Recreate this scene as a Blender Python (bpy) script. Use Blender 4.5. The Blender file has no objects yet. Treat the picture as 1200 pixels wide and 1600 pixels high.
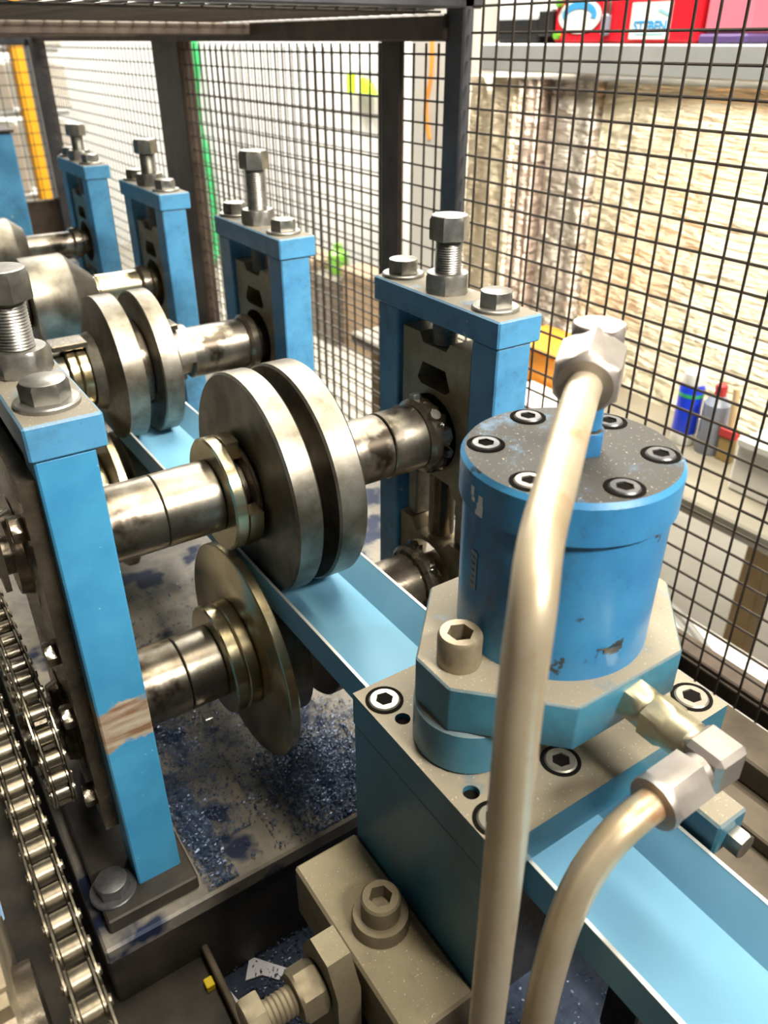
import bpy, bmesh, math, random
from mathutils import Vector, Matrix
random.seed(7)
D = bpy.data
SC = bpy.context.scene
COL = SC.collection
S = 0.17            # one drawing unit in metres
ZC = 1.40           # camera height above the floor
def W(x, y, z): return Vector((x * S, y * S, ZC + z * S))

# ------------------------------------------------------------------ camera
PITCH, YAW = math.radians(30.6), math.radians(33.8)
cam = D.cameras.new('camera'); cam_o = D.objects.new('camera', cam); COL.objects.link(cam_o)
cam.sensor_fit = 'VERTICAL'; cam.sensor_height = 36.0; cam.lens = 36.0 * 1243.0 / 1600.0
cam.clip_start = 0.02; cam.clip_end = 60
cam_o.location = (0, 0, ZC)
cam_o.rotation_euler = (math.pi / 2 - PITCH, 0, -YAW)
cam.dof.use_dof = True; cam.dof.focus_distance = 0.50; cam.dof.aperture_fstop = 11.0
SC.camera = cam_o

# ------------------------------------------------------------------ world, lights, exposure
wd = D.worlds.new('world'); SC.world = wd; wd.use_nodes = True
bg = wd.node_tree.nodes['Background']
bg.inputs[0].default_value = (1.0, 0.93, 0.82, 1); bg.inputs[1].default_value = 0.05
def area(name, loc, target, sx, sy, power, col):
    l = D.lights.new(name, 'AREA'); l.shape = 'RECTANGLE'; l.size = sx; l.size_y = sy; l.energy = power; l.color = col
    o = D.objects.new(name, l); COL.objects.link(o); o.location = loc
    z_ = (Vector(loc) - Vector(target)).normalized(); y_ = Vector((0, 1, 0)); y_ = (y_ - z_ * y_.dot(z_)).normalized(); x_ = y_.cross(z_)
    o.rotation_euler = Matrix((x_, y_, z_)).transposed().to_euler()
    return o
area('workshop_strip_lamp', (0.85, -1.40, 2.9), (0.40, 0.52, 1.30), 1.2, 0.25, 9.5, (1.0, 0.95, 0.86)).data.spread = math.radians(40)
area('workshop_strip_lamp', (0.42, 0.15, 3.5), (0.38, 0.25, 0.9), 0.25, 1.6, 34, (1.0, 0.90, 0.72))
area('wall_fill', (1.55, 4.2, 3.4), (2.38, 4.6, 0.4), 0.6, 4.5, 360, (1.0, 0.98, 0.92))  # added fill light over the aisle, brightens the ribbed wall
area('foil_fill', (0.80, 0.95, 2.35), (1.2, 0.9, 1.0), 0.22, 1.8, 38, (1.0, 0.94, 0.80))  # added fill light hung low to brighten the foil bundles
vs = SC.view_settings
vs.view_transform = 'Standard'; vs.look = 'None'; vs.gamma = 1.0; vs.use_curve_mapping = False
vs.exposure = 0.35

# ------------------------------------------------------------------ materials
def nm(name):
    m = D.materials.new(name); m.use_nodes = True
    nt = m.node_tree; b = nt.nodes['Principled BSDF']
    return m, nt, b
def nd(nt, t, **kw):
    n = nt.nodes.new(t)
    for k, v in kw.items(): setattr(n, k, v)
    return n
def mixc(nt, fac, a, b):
    m = nd(nt, 'ShaderNodeMix'); m.data_type = 'RGBA'
    for sock, v in ((m.inputs[0], fac), (m.inputs[6], a), (m.inputs[7], b)):
        if hasattr(v, 'is_linked') or isinstance(v, bpy.types.NodeSocket): nt.links.new(v, sock)
        elif isinstance(v, tuple): sock.default_value = (*v, 1) if len(v) == 3 else v
        else: sock.default_value = v
    return m.outputs[2]
def noise(nt, scale, detail=4, rough=0.6, vec=None):
    n = nd(nt, 'ShaderNodeTexNoise'); n.inputs['Scale'].default_value = scale
    n.inputs['Detail'].default_value = detail; n.inputs['Roughness'].default_value = rough
    tc = nd(nt, 'ShaderNodeTexCoord')
    if vec is not None:
        mp = nd(nt, 'ShaderNodeMapping'); mp.inputs['Scale'].default_value = vec
        nt.links.new(tc.outputs['Object'], mp.inputs[0]); nt.links.new(mp.outputs[0], n.inputs['Vector'])
    else: nt.links.new(tc.outputs['Object'], n.inputs['Vector'])
    return n.outputs['Fac']
def ramp(nt, fac, a, b):
    r = nd(nt, 'ShaderNodeMapRange'); r.inputs['From Min'].default_value = a; r.inputs['From Max'].default_value = b
    nt.links.new(fac, r.inputs['Value']); return r.outputs['Result']
def mul(nt, a, b):
    m = nd(nt, 'ShaderNodeMath', operation='MULTIPLY')
    for i, v in enumerate((a, b)):
        if isinstance(v, bpy.types.NodeSocket): nt.links.new(v, m.inputs[i])
        else: m.inputs[i].default_value = v
    return m.outputs[0]
def bump(nt, b, h, st, dist=0.001):
    n = nd(nt, 'ShaderNodeBump'); n.inputs['Strength'].default_value = st; n.inputs['Distance'].default_value = dist
    nt.links.new(h, n.inputs['Height']); nt.links.new(n.outputs[0], b.inputs['Normal'])
def upfacing(nt, lo=0.55, hi=0.9):
    g = nd(nt, 'ShaderNodeNewGeometry'); s = nd(nt, 'ShaderNodeSeparateXYZ')
    nt.links.new(g.outputs['True Normal'], s.inputs[0]); return ramp(nt, s.outputs[2], lo, hi)
M = {}
def metal(key, c1, c2, rough=(0.25, 0.5), met=0.95, sc=45, vec=None, bst=0.08, spot=None):
    m, nt, b = nm(key); f = ramp(nt, noise(nt, sc, 6, 0.65, vec), 0.34, 0.66)
    c = mixc(nt, f, c1, c2)
    if spot:
        f2 = ramp(nt, noise(nt, spot[1], 4, 0.6), spot[2], spot[2] + 0.08); c = mixc(nt, f2, c, spot[0])
    nt.links.new(c, b.inputs['Base Color'])
    mr = nd(nt, 'ShaderNodeMapRange'); mr.inputs['To Min'].default_value = rough[0]; mr.inputs['To Max'].default_value = rough[1]
    nt.links.new(noise(nt, sc * 2.3, 5, 0.7, vec), mr.inputs['Value']); nt.links.new(mr.outputs[0], b.inputs['Roughness'])
    b.inputs['Metallic'].default_value = met
    bump(nt, b, noise(nt, 420, 3), bst, 0.0004)
    M[key] = m; return m
def paint(key, c1, c2, dust=None, rough=0.38, chip=None, sc=30, dustamt=(0.30, 0.62), met=0.0):
    m, nt, b = nm(key); f = ramp(nt, noise(nt, sc, 5, 0.6), 0.32, 0.68); c = mixc(nt, f, c1, c2)
    fine = ramp(nt, noise(nt, 260, 3, 0.7), 0.60, 0.72); c = mixc(nt, mul(nt, fine, 0.25), c, (0.02, 0.03, 0.04))
    gr = ramp(nt, noise(nt, 16, 6, 0.7), 0.50, 0.72); c = mixc(nt, mul(nt, gr, 0.65), c, (0.028, 0.045, 0.055))
    if chip:
        cf = ramp(nt, noise(nt, 55, 5, 0.55), chip[1], chip[1] + 0.03); c = mixc(nt, cf, c, chip[0])
    rr = rough
    if dust:
        u = upfacing(nt); a = ramp(nt, noise(nt, 38, 6, 0.7), *dustamt); uf = mul(nt, u, a); c = mixc(nt, uf, c, dust)
        sp = ramp(nt, noise(nt, 700, 2, 0.5), 0.66, 0.74); c = mixc(nt, mul(nt, mul(nt, u, sp), 0.7), c, (0.62, 0.56, 0.40))
        mr = nd(nt, 'ShaderNodeMapRange'); mr.inputs['To Min'].default_value = rr; mr.inputs['To Max'].default_value = 0.75
        nt.links.new(uf, mr.inputs['Value']); nt.links.new(mr.outputs[0], b.inputs['Roughness'])
    else: b.inputs['Roughness'].default_value = rr
    nt.links.new(c, b.inputs['Base Color']); b.inputs['Metallic'].default_value = met
    bump(nt, b, noise(nt, 160, 4), 0.10, 0.0006)
    M[key] = m; return m
def plain(key, c, rough=0.5, met=0.0, c2=None, sc=40, bst=0.0, spec=None):
    m, nt, b = nm(key)
    if c2: nt.links.new(mixc(nt, ramp(nt, noise(nt, sc, 4), 0.35, 0.65), c, c2), b.inputs['Base Color'])
    else: b.inputs['Base Color'].default_value = (*c, 1)
    b.inputs['Roughness'].default_value = rough; b.inputs['Metallic'].default_value = met
    if bst: bump(nt, b, noise(nt, 200, 3), bst, 0.001)
    M[key] = m; return m
DUST = (0.145, 0.127, 0.095)
paint('stand_paint', (0.055, 0.205, 0.385), (0.080, 0.275, 0.465), DUST, 0.36, ((0.34, 0.38, 0.36), 0.675), 30, (0.16, 0.44))
paint('motor_paint', (0.028, 0.175, 0.39), (0.048, 0.255, 0.49), (0.045, 0.042, 0.036), 0.30, ((0.035, 0.05, 0.055), 0.645), 22, (0.15, 0.45))
paint('block_paint', (0.030, 0.125, 0.195), (0.050, 0.19, 0.26), (0.25, 0.215, 0.155), 0.38, ((0.30, 0.34, 0.32), 0.72), 26, (0.2, 0.42))
paint('tan_block', (0.15, 0.12, 0.075), (0.19, 0.155, 0.10), (0.25, 0.21, 0.135), 0.62, ((0.2, 0.16, 0.1), 0.70), 30, (0.2, 0.5), 0.15)
plain('strip_paint', (0.135, 0.315, 0.455), 0.48, 0.0, (0.155, 0.345, 0.485), 12); M['strip_paint'].node_tree.nodes['Principled BSDF'].inputs['Specular IOR Level'].default_value = 0.2
plain('strip_edge', (0.75, 0.74, 0.70), 0.35, 0.6)
metal('roll_steel', (0.095, 0.080, 0.056), (0.265, 0.245, 0.205), (0.32, 0.52), 0.90, 20)
metal('shaft_steel', (0.12, 0.10, 0.07), (0.31, 0.28, 0.23), (0.22, 0.42), 0.95, 30, None, 0.10, ((0.05, 0.04, 0.03), 18, 0.58))
metal('collar_brass', (0.34, 0.285, 0.165), (0.56, 0.48, 0.31), (0.15, 0.32), 0.95, 20)
metal('oily_steel', (0.10, 0.085, 0.065), (0.24, 0.20, 0.15), (0.14, 0.36), 0.85, 40, None, 0.25)
metal('bolt_zinc', (0.21, 0.20, 0.175), (0.38, 0.37, 0.34), (0.28, 0.48), 0.9, 60)
metal('black_bolt', (0.08, 0.08, 0.085), (0.18, 0.18, 0.18), (0.28, 0.5), 0.7, 60)
metal('dusty_bolt', (0.16, 0.13, 0.085), (0.24, 0.20, 0.13), (0.45, 0.65), 0.5, 60, None, 0.2)
metal('bearing_iron', (0.20, 0.16, 0.10), (0.34, 0.28, 0.19), (0.34, 0.6), 0.55, 40, None, 0.3)
metal('fitting_zinc', (0.42, 0.38, 0.26), (0.58, 0.52, 0.36), (0.28, 0.48), 0.85, 50, None, 0.1, ((0.75, 0.62, 0.28), 30, 0.58))
metal('nut_grey', (0.34, 0.30, 0.27), (0.44, 0.40, 0.36), (0.34, 0.52), 0.75, 50)
metal('pipe_metal', (0.50, 0.39, 0.24), (0.66, 0.57, 0.43), (0.28, 0.44), 0.55, 22, (1, 1, 0.5), 0.05, ((0.50, 0.28, 0.14), 30, 0.60))
metal('chain_steel', (0.22, 0.19, 0.14), (0.38, 0.34, 0.26), (0.22, 0.38), 0.95, 60)
metal('block_screw', (0.30, 0.27, 0.22), (0.42, 0.39, 0.33), (0.35, 0.5), 0.7, 60)
plain('shade_black', (0.010, 0.009, 0.008), 0.8); M['shade_black'].node_tree.nodes['Principled BSDF'].inputs['Specular IOR Level'].default_value = 0.0  # flat black that paints shade into holes and screw sockets
metal('bed_plate', (0.16, 0.145, 0.125), (0.30, 0.27, 0.22), (0.4, 0.7), 0.35, 26, None, 0.3, ((0.010, 0.018, 0.048), 13, 0.53))
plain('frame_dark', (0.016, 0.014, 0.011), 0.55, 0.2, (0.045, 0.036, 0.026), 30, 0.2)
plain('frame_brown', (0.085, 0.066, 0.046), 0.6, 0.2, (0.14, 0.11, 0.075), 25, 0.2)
plain('swarf_bed', (0.012, 0.02, 0.045), 0.8, 0.0, (0.03, 0.045, 0.08), 60, 0.8)
plain('swarf', (0.012, 0.03, 0.085), 0.30, 0.3, (0.10, 0.14, 0.22), 120)
plain('guard_black', (0.075, 0.075, 0.085), 0.30, 0.3, (0.12, 0.12, 0.13), 20)
plain('guard_brown', (0.06, 0.042, 0.030), 0.5, 0.2, (0.11, 0.08, 0.06), 20)
plain('wire_dark', (0.055, 0.045, 0.038), 0.42, 0.4, (0.10, 0.08, 0.06), 30)
plain('floor_grey', (0.30, 0.27, 0.22), 0.6, 0.0, (0.38, 0.35, 0.29), 3, 0.1)
plain('wall_white', (0.74, 0.73, 0.70), 0.5, 0.0, (0.66, 0.65, 0.62), 2)
plain('white_sheet', (0.80, 0.78, 0.73), 0.5)
plain('shelf_grey', (0.40, 0.42, 0.42), 0.45, 0.3, (0.48, 0.49, 0.48), 10)
plain('bench_top', (0.27, 0.24, 0.18), 0.55, 0.0, (0.20, 0.18, 0.14), 9)
plain('red_case', (0.72, 0.015, 0.03), 0.35)
plain('black_plastic', (0.02, 0.02, 0.022), 0.5)
plain('label_white', (0.85, 0.86, 0.83), 0.45)
plain('label_blue', (0.06, 0.36, 0.72), 0.45)
plain('label_teal', (0.30, 0.62, 0.70), 0.45)
plain('green_plastic', (0.20, 0.55, 0.05), 0.4)
plain('hose_green', (0.03, 0.40, 0.12), 0.4)
plain('hivis', (0.55, 0.95, 0.02), 0.6)
plain('can_blue', (0.01, 0.04, 0.55), 0.3)
plain('orange', (0.85, 0.33, 0.03), 0.5)
plain('rack_orange', (0.95, 0.45, 0.02), 0.4)
plain('bottle_brown', (0.30, 0.20, 0.07), 0.3)
plain('bottle_grey', (0.25, 0.28, 0.36), 0.3)
plain('red_paint', (0.45, 0.03, 0.03), 0.4)
plain('yellow', (0.85, 0.62, 0.02), 0.5)
plain('paper', (0.75, 0.75, 0.85), 0.6)
plain('pale_blue', (0.30, 0.48, 0.75), 0.5)
plain('cable_grey', (0.20, 0.19, 0.17), 0.5)
plain('wood', (0.50, 0.36, 0.20), 0.6, 0.0, (0.60, 0.45, 0.26), 20)
def foil(key, c1, c2, rib):
    m, nt, b = nm(key); nt.links.new(mixc(nt, noise(nt, 8, 4), c1, c2), b.inputs['Base Color'])
    b.inputs['Metallic'].default_value = 0.85; b.inputs['Roughness'].default_value = 0.30
    bump(nt, b, noise(nt, 1.0, 5, 0.6, (8, 12, rib)), 1.0, 0.06); M[key] = m
foil('foil_bubble', (0.84, 0.77, 0.58), (0.93, 0.87, 0.69), 85)
foil('foil_grey', (0.50, 0.46, 0.41), (0.60, 0.56, 0.50), 60)
foil('foil_pink', (0.60, 0.47, 0.40), (0.70, 0.58, 0.50), 70)
foil('foil_warm', (0.72, 0.62, 0.46), (0.82, 0.72, 0.55), 90)
# worn paint with bare rusty band on the near stand
def worn():
    m, nt, b = nm('worn_paint'); c = mixc(nt, ramp(nt, noise(nt, 30, 5), 0.32, 0.68), (0.035, 0.21, 0.40), (0.055, 0.28, 0.48))
    tc = nd(nt, 'ShaderNodeTexCoord'); sx = nd(nt, 'ShaderNodeSeparateXYZ'); nt.links.new(tc.outputs['Object'], sx.inputs[0])
    ad = nd(nt, 'ShaderNodeMath', operation='ADD'); nt.links.new(sx.outputs[2], ad.inputs[0])
    nt.links.new(mul(nt, noise(nt, 34, 5), 0.035), ad.inputs[1])
    za = WORN_Z
    lo = ramp(nt, ad.outputs[0], za - 0.019, za - 0.016); hi = ramp(nt, ad.outputs[0], za + 0.021, za + 0.018)
    band = mul(nt, lo, hi)
    rust = mixc(nt, ramp(nt, noise(nt, 60, 5, 0.6, (0.5, 1, 3)), 0.35, 0.65), (0.20, 0.11, 0.06), (0.42, 0.36, 0.27))
    c = mixc(nt, band, c, rust)
    spk = ramp(nt, noise(nt, 240, 3, 0.6), 0.70, 0.74); c = mixc(nt, spk, c, (0.45, 0.58, 0.65))
    nt.links.new(c, b.inputs['Base Color']); b.inputs['Roughness'].default_value = 0.42
    bump(nt, b, noise(nt, 160, 4), 0.12, 0.0006); M['worn_paint'] = m
WORN_Z = 1.0 * S + 0.0175   # object space of the near left stand, measured from its base
worn()

# ------------------------------------------------------------------ mesh builder (drawing units)
class MB:
    def __init__(s): s.bm = bmesh.new()
    def _add(s, bm2, mat=None):
        if mat is not None: bmesh.ops.transform(bm2, matrix=mat, verts=bm2.verts)
        me = D.meshes.new('tmp'); bm2.to_mesh(me); bm2.free(); s.bm.from_mesh(me); D.meshes.remove(me); return s
    def box(s, x0, x1, y0, y1, z0, z1, bev=0.008, mat=None):
        b = bmesh.new(); bmesh.ops.create_cube(b, size=1)
        for v in b.verts: v.co = Vector(((x0 + x1) / 2 + v.co.x * (x1 - x0), (y0 + y1) / 2 + v.co.y * (y1 - y0), (z0 + z1) / 2 + v.co.z * (z1 - z0)))
        if bev: bmesh.ops.bevel(b, geom=list(b.edges), offset=bev, segments=1, affect='EDGES', profile=0.5)
        return s._add(b, mat)
    def lathe(s, p, d, prof, seg=32, arc=(0, 2 * math.pi), rot=0.0):
        """prof: (distance along d, radius, 'c' round or 'h' hexagon)"""
        d = Vector(d).normalized(); p = Vector(p)
        a = Vector((0, 0, 1)) if abs(d.z) < 0.9 else Vector((1, 0, 0)); e1 = d.cross(a).normalized(); e2 = d.cross(e1)
        b = bmesh.new(); full = abs(arc[1] - arc[0] - 2 * math.pi) < 1e-6; n = seg if full else seg + 1; rings = []
        for q in prof:
            t, r = q[0], q[1]; sh = q[2] if len(q) > 2 else 'c'; ring = []
            for i in range(n):
                an = arc[0] + (arc[1] - arc[0]) * i / seg
                rr = r
                if sh == 'h':
                    m6 = ((an + 1e-9) % (math.pi / 3)) - math.pi / 6; rr = r * math.cos(math.pi / 6) / math.cos(m6)
                an2 = an + rot
                ring.append(b.verts.new(p + d * t + (e1 * math.cos(an2) + e2 * math.sin(an2)) * max(rr, 1e-5)))
            rings.append(ring)
        for k in range(len(rings) - 1):
            A, B = rings[k], rings[k + 1]
            for i in range(n if full else n - 1):
                j = (i + 1) % n; b.faces.new((A[i], A[j], B[j], B[i]))
        closed = tuple(prof[0][:2]) == tuple(prof[-1][:2])
        if closed: pass
        elif full:
            for R, flip in ((rings[0], True), (rings[-1], False)):
                b.faces.new(R[::-1] if flip else R)
        else:
            pass
        bmesh.ops.recalc_face_normals(b, faces=b.faces)
        return s._add(b)
    def cyl(s, p, q, r, seg=28, ch=0.006, r2=None):
        p, q = Vector(p), Vector(q); L = (q - p).length; r2 = r if r2 is None else r2
        pr = [(0, r - ch), (ch, r), (L - ch, r2), (L, r2 - ch)] if ch else [(0, r), (L, r2)]
        return s.lathe(p, q - p, pr, seg)
    def prism(s, outer, holes, ax, a0, a1):
        """polygon (two free axes in order) extruded along axis ax from a0 to a1, with holes"""
        def P(u, v, a):
            c = [u, v]; c.insert(ax, a); return Vector(c)
        b = bmesh.new(); lo, hi = [], []
        for poly in [outer] + list(holes):
            A = [b.verts.new(P(u, v, a0)) for u, v in poly]; B = [b.verts.new(P(u, v, a1)) for u, v in poly]
            for i in range(len(A)):
                j = (i + 1) % len(A); b.faces.new((A[i], A[j], B[j], B[i]))
                lo.append(b.edges.get((A[i], A[j]))); hi.append(b.edges.get((B[i], B[j])))
        if holes:
            bmesh.ops.triangle_fill(b, edges=lo, use_beauty=True); bmesh.ops.triangle_fill(b, edges=hi, use_beauty=True)
        else:
            bmesh.ops.contextual_create(b, geom=lo); bmesh.ops.contextual_create(b, geom=hi)
        bmesh.ops.recalc_face_normals(b, faces=b.faces)
        return s._add(b)
    def tube(s, pts, r, seg=20, smooth=8):
        P = [Vector(p) for p in pts]
        if smooth:
            Q = []
            for i in range(len(P) - 1):
                p0 = P[max(i - 1, 0)]; p1 = P[i]; p2 = P[i + 1]; p3 = P[min(i + 2, len(P) - 1)]
                for k in range(smooth):
                    t = k / smooth
                    Q.append(0.5 * ((2 * p1) + (p2 - p0) * t + (2 * p0 - 5 * p1 + 4 * p2 - p3) * t * t + (3 * p1 - p0 - 3 * p2 + p3) * t ** 3))
            Q.append(P[-1]); P = Q
        b = bmesh.new(); rings = []; e1 = None
        for i, p in enumerate(P):
            d = (P[min(i + 1, len(P) - 1)] - P[max(i - 1, 0)]).normalized()
            if e1 is None:
                a = Vector((0, 0, 1)) if abs(d.z) < 0.9 else Vector((1, 0, 0)); e1 = d.cross(a).normalized()
            else: e1 = (e1 - d * e1.dot(d)).normalized()
            e2 = d.cross(e1)
            rings.append([b.verts.new(p + (e1 * math.cos(2 * math.pi * k / seg) + e2 * math.sin(2 * math.pi * k / seg)) * r) for k in range(seg)])
        for A, B in zip(rings, rings[1:]):
            for i in range(seg): b.faces.new((A[i], A[(i + 1) % seg], B[(i + 1) % seg], B[i]))
        b.faces.new(rings[0][::-1]); b.faces.new(rings[-1])
        bmesh.ops.recalc_face_normals(b, faces=b.faces)
        return s._add(b)
    def raw(s, verts, faces):
        b = bmesh.new(); V = [b.verts.new(v) for v in verts]
        for f in faces: b.faces.new([V[i] for i in f])
        return s._add(b)
    # ---- hardware
    def hexhead(s, p, d, R, h, rot=0.2):
        return s.lathe(p, d, [(0, R * 0.97, 'h'), (h * 0.08, R, 'h'), (h * 0.82, R, 'h'), (h * 0.97, R * 0.90, 'c'), (h, R * 0.86, 'c')], 24, rot=rot)
    def sockethead(s, p, d, R, h, rot=0.3, flat=False):
        return s.lathe(p, d, [(0, R), (h * 0.9, R), (h, R * 0.90), (h, R * 0.60, 'h'), (h * 0.35, R * 0.58, 'h'), (h * 0.35, 0.001)], 24, rot=rot)
    def washer(s, p, d, R, r, h):
        return s.lathe(p, d, [(0, r), (0, R), (h * 0.7, R), (h, R * 0.95), (h, r), (0, r)], 28)
    def thread(s, p, q, r, n):
        p, q = Vector(p), Vector(q); L = (q - p).length; pr = [(0, r * 0.9)]
        for i in range(n):
            pr += [((i + 0.25) * L / n, r * 0.92), ((i + 0.6) * L / n, r)]
        pr.append((L, r * 0.88)); return s.lathe(p, q - p, pr, 20)
    def build(s, name, mat, parent=None, org=None, ang=35):
        if parent is not None: o0 = Vector(parent['_o'])
        elif org is not None: o0 = W(*org)
        else:
            s.bm.verts.ensure_lookup_table(); cs = [v.co for v in s.bm.verts]
            o0 = W((min(c.x for c in cs) + max(c.x for c in cs)) / 2, (min(c.y for c in cs) + max(c.y for c in cs)) / 2, min(c.z for c in cs))
        for v in s.bm.verts: v.co = W(*v.co) - o0
        me = D.meshes.new(name); s.bm.to_mesh(me); s.bm.free()
        for f in me.polygons: f.use_smooth = True
        me.set_sharp_from_angle(angle=math.radians(ang)); me.materials.append(M[mat])
        o = D.objects.new(name, me); COL.objects.link(o); o['_o'] = o0[:]
        if parent is not None: o.parent = parent
        else: o.location = o0
        return o
def thing(name, label, cat, org, group=None):
    o = D.objects.new(name, None); COL.objects.link(o); o.location = W(*org); o['_o'] = W(*org)[:]; o.empty_display_size = 0.02
    return tag(o, label, cat, group)
def tag(o, label, cat, group=None, kind=None):
    o['label'] = label; o['category'] = cat
    if group: o['group'] = group
    if kind: o['kind'] = kind
    return o
def struct(o, label=None):
    o['kind'] = 'structure'
    if label: o['label'] = label
    return o
def clone(o, parent=None, off=None, name=None):
    c = o.copy(); COL.objects.link(c)
    if parent is not None: c.parent = parent
    for ch in list(o.children): clone(ch, c)
    if off is not None: c.location = o.location + Vector(off)
    return c

# ================================================================== setting
ZF = -ZC / S
struct(MB().box(-14, 40, -14, 40, ZF - 0.5, ZF, 0).build('floor', 'floor_grey'), 'grey concrete workshop floor')
def corrugated(x0, length_y0, length_y1, z0, z1, pitch, depth):
    v, f = [], []; n = int((length_y1 - length_y0) / pitch)
    for i in range(n):
        y = length_y0 + i * pitch
        for dy, dx in ((0, 0), (pitch * 0.38, 0), (pitch * 0.5, -depth), (pitch * 0.88, -depth)):
            v += [(x0 + dx, y + dy, z0), (x0 + dx, y + dy, z1)]
    for k in range(len(v) // 2 - 1): f.append((2 * k, 2 * k + 1, 2 * k + 3, 2 * k + 2))
    return MB().raw(v, f)
w = corrugated(14, 3, 40, ZF, 12, 0.62, 0.12); struct(w.build('wall_right', 'wall_white'), 'white ribbed sheet wall behind the guard')
struct(MB().box(-14, 14.3, 39, 39.4, ZF, 12, 0).build('wall_back', 'wall_white'), 'white end wall of the workshop')

# ================================================================== machine bed
t = thing('machine_bed', 'dark steel bed plate of the roll former, strewn with blue swarf', 'machine bed', (1.4, 6, ZF))
MB().box(0.10, 3.45, 2.26, 15, -3.40, -3.30, 0.012).build('bed_plate', 'bed_plate', t)
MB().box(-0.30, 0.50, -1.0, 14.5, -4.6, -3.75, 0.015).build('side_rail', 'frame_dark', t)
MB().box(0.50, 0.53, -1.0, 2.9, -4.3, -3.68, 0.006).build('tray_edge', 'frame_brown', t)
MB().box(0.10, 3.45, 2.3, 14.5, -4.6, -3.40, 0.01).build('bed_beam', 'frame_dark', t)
MB().box(0.53, 2.2, -1.0, 2.3, -4.15, -4.02, 0.0).build('swarf_tray', 'swarf_bed', t)
MB().box(2.18, 3.62, -1.5, 2.26, -3.55, -3.42, 0.01).build('side_shelf', 'frame_brown', t)
MB().box(2.92, 3.10, -1.5, 2.26, -3.42, -3.33, 0.01).build('guide_rail', 'frame_brown', t)
MB().box(3.22, 3.50, -1.5, 2.26, -3.42, -3.25, 0.012).build('guide_rail', 'frame_brown', t)
for lx in (-0.25, 3.1):
    for ly in (0.0, 12.0):
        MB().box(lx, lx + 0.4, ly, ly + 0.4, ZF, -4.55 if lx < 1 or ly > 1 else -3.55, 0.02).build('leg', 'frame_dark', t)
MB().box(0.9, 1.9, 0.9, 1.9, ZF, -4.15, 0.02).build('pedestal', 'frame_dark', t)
# swarf flakes
def flakes(n, reg, seed, zf):
    rnd = random.Random(seed); v, f = [], []
    for i in range(n):
        x0, x1, y0, y1 = reg[rnd.randrange(len(reg))]
        x = rnd.gauss((x0 + x1) / 2, (x1 - x0) / 4); y = rnd.gauss((y0 + y1) / 2, (y1 - y0) / 4)
        x = min(max(x, x0), x1); y = min(max(y, y0), y1); z = zf + rnd.random() ** 2 * 0.03
        a = rnd.random() * 6.28; l = rnd.uniform(0.0022, 0.0075); w_ = l * rnd.uniform(0.25, 0.8); ti = rnd.uniform(-0.6, 0.6)
        ca, sa = math.cos(a), math.sin(a); k = len(v)
        for p, q in ((-l, -w_), (l, -w_), (l, w_), (-l, w_)):
            v.append((x + p * ca - q * sa, y + p * sa + q * ca, z + 0.004 + abs(ti) * 0.006 + q * ti))
        f.append((k, k + 1, k + 2, k + 3))
    return v, f
v, f = flakes(24000, [(0.62, 1.9, 2.32, 4.6), (0.95, 1.7, 2.3, 3.1), (1.05, 1.6, 2.28, 2.9), (1.1, 1.6, 2.28, 2.8), (0.6, 0.95, 2.5, 4.2), (0.58, 0.72, 2.28, 3.0)], 3, -3.30)
tag(MB().raw(v, f).build('metal_swarf', 'swarf', ang=180), 'fine blue metal swarf scattered over the bed plate', 'swarf', kind='stuff')
v, f = flakes(5000, [(0.56, 2.1, 0.4, 2.3), (0.6, 1.3, 1.6, 2.3)], 5, -4.02)
tag(MB().raw(v, f).build('metal_swarf', 'swarf', ang=180), 'dark blue metal swarf lying in the tray below the bed', 'swarf', kind='stuff')
for i, (pts, lab) in enumerate(((((0.66, 2.22), (0.73, 2.32), (0.86, 2.16), (0.80, 2.13), (0.74, 2.20)), 'torn triangular white paper scrap in the swarf tray'),
                                (((0.545, 2.20), (0.575, 2.22), (0.62, 2.02), (0.60, 1.96), (0.56, 2.05)), 'narrow white paper scrap at the tray edge'))):
    tag(MB().prism(pts, [], 2, -4.012, -4.005).build('paper_scrap', 'paper'), lab, 'paper')

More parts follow.
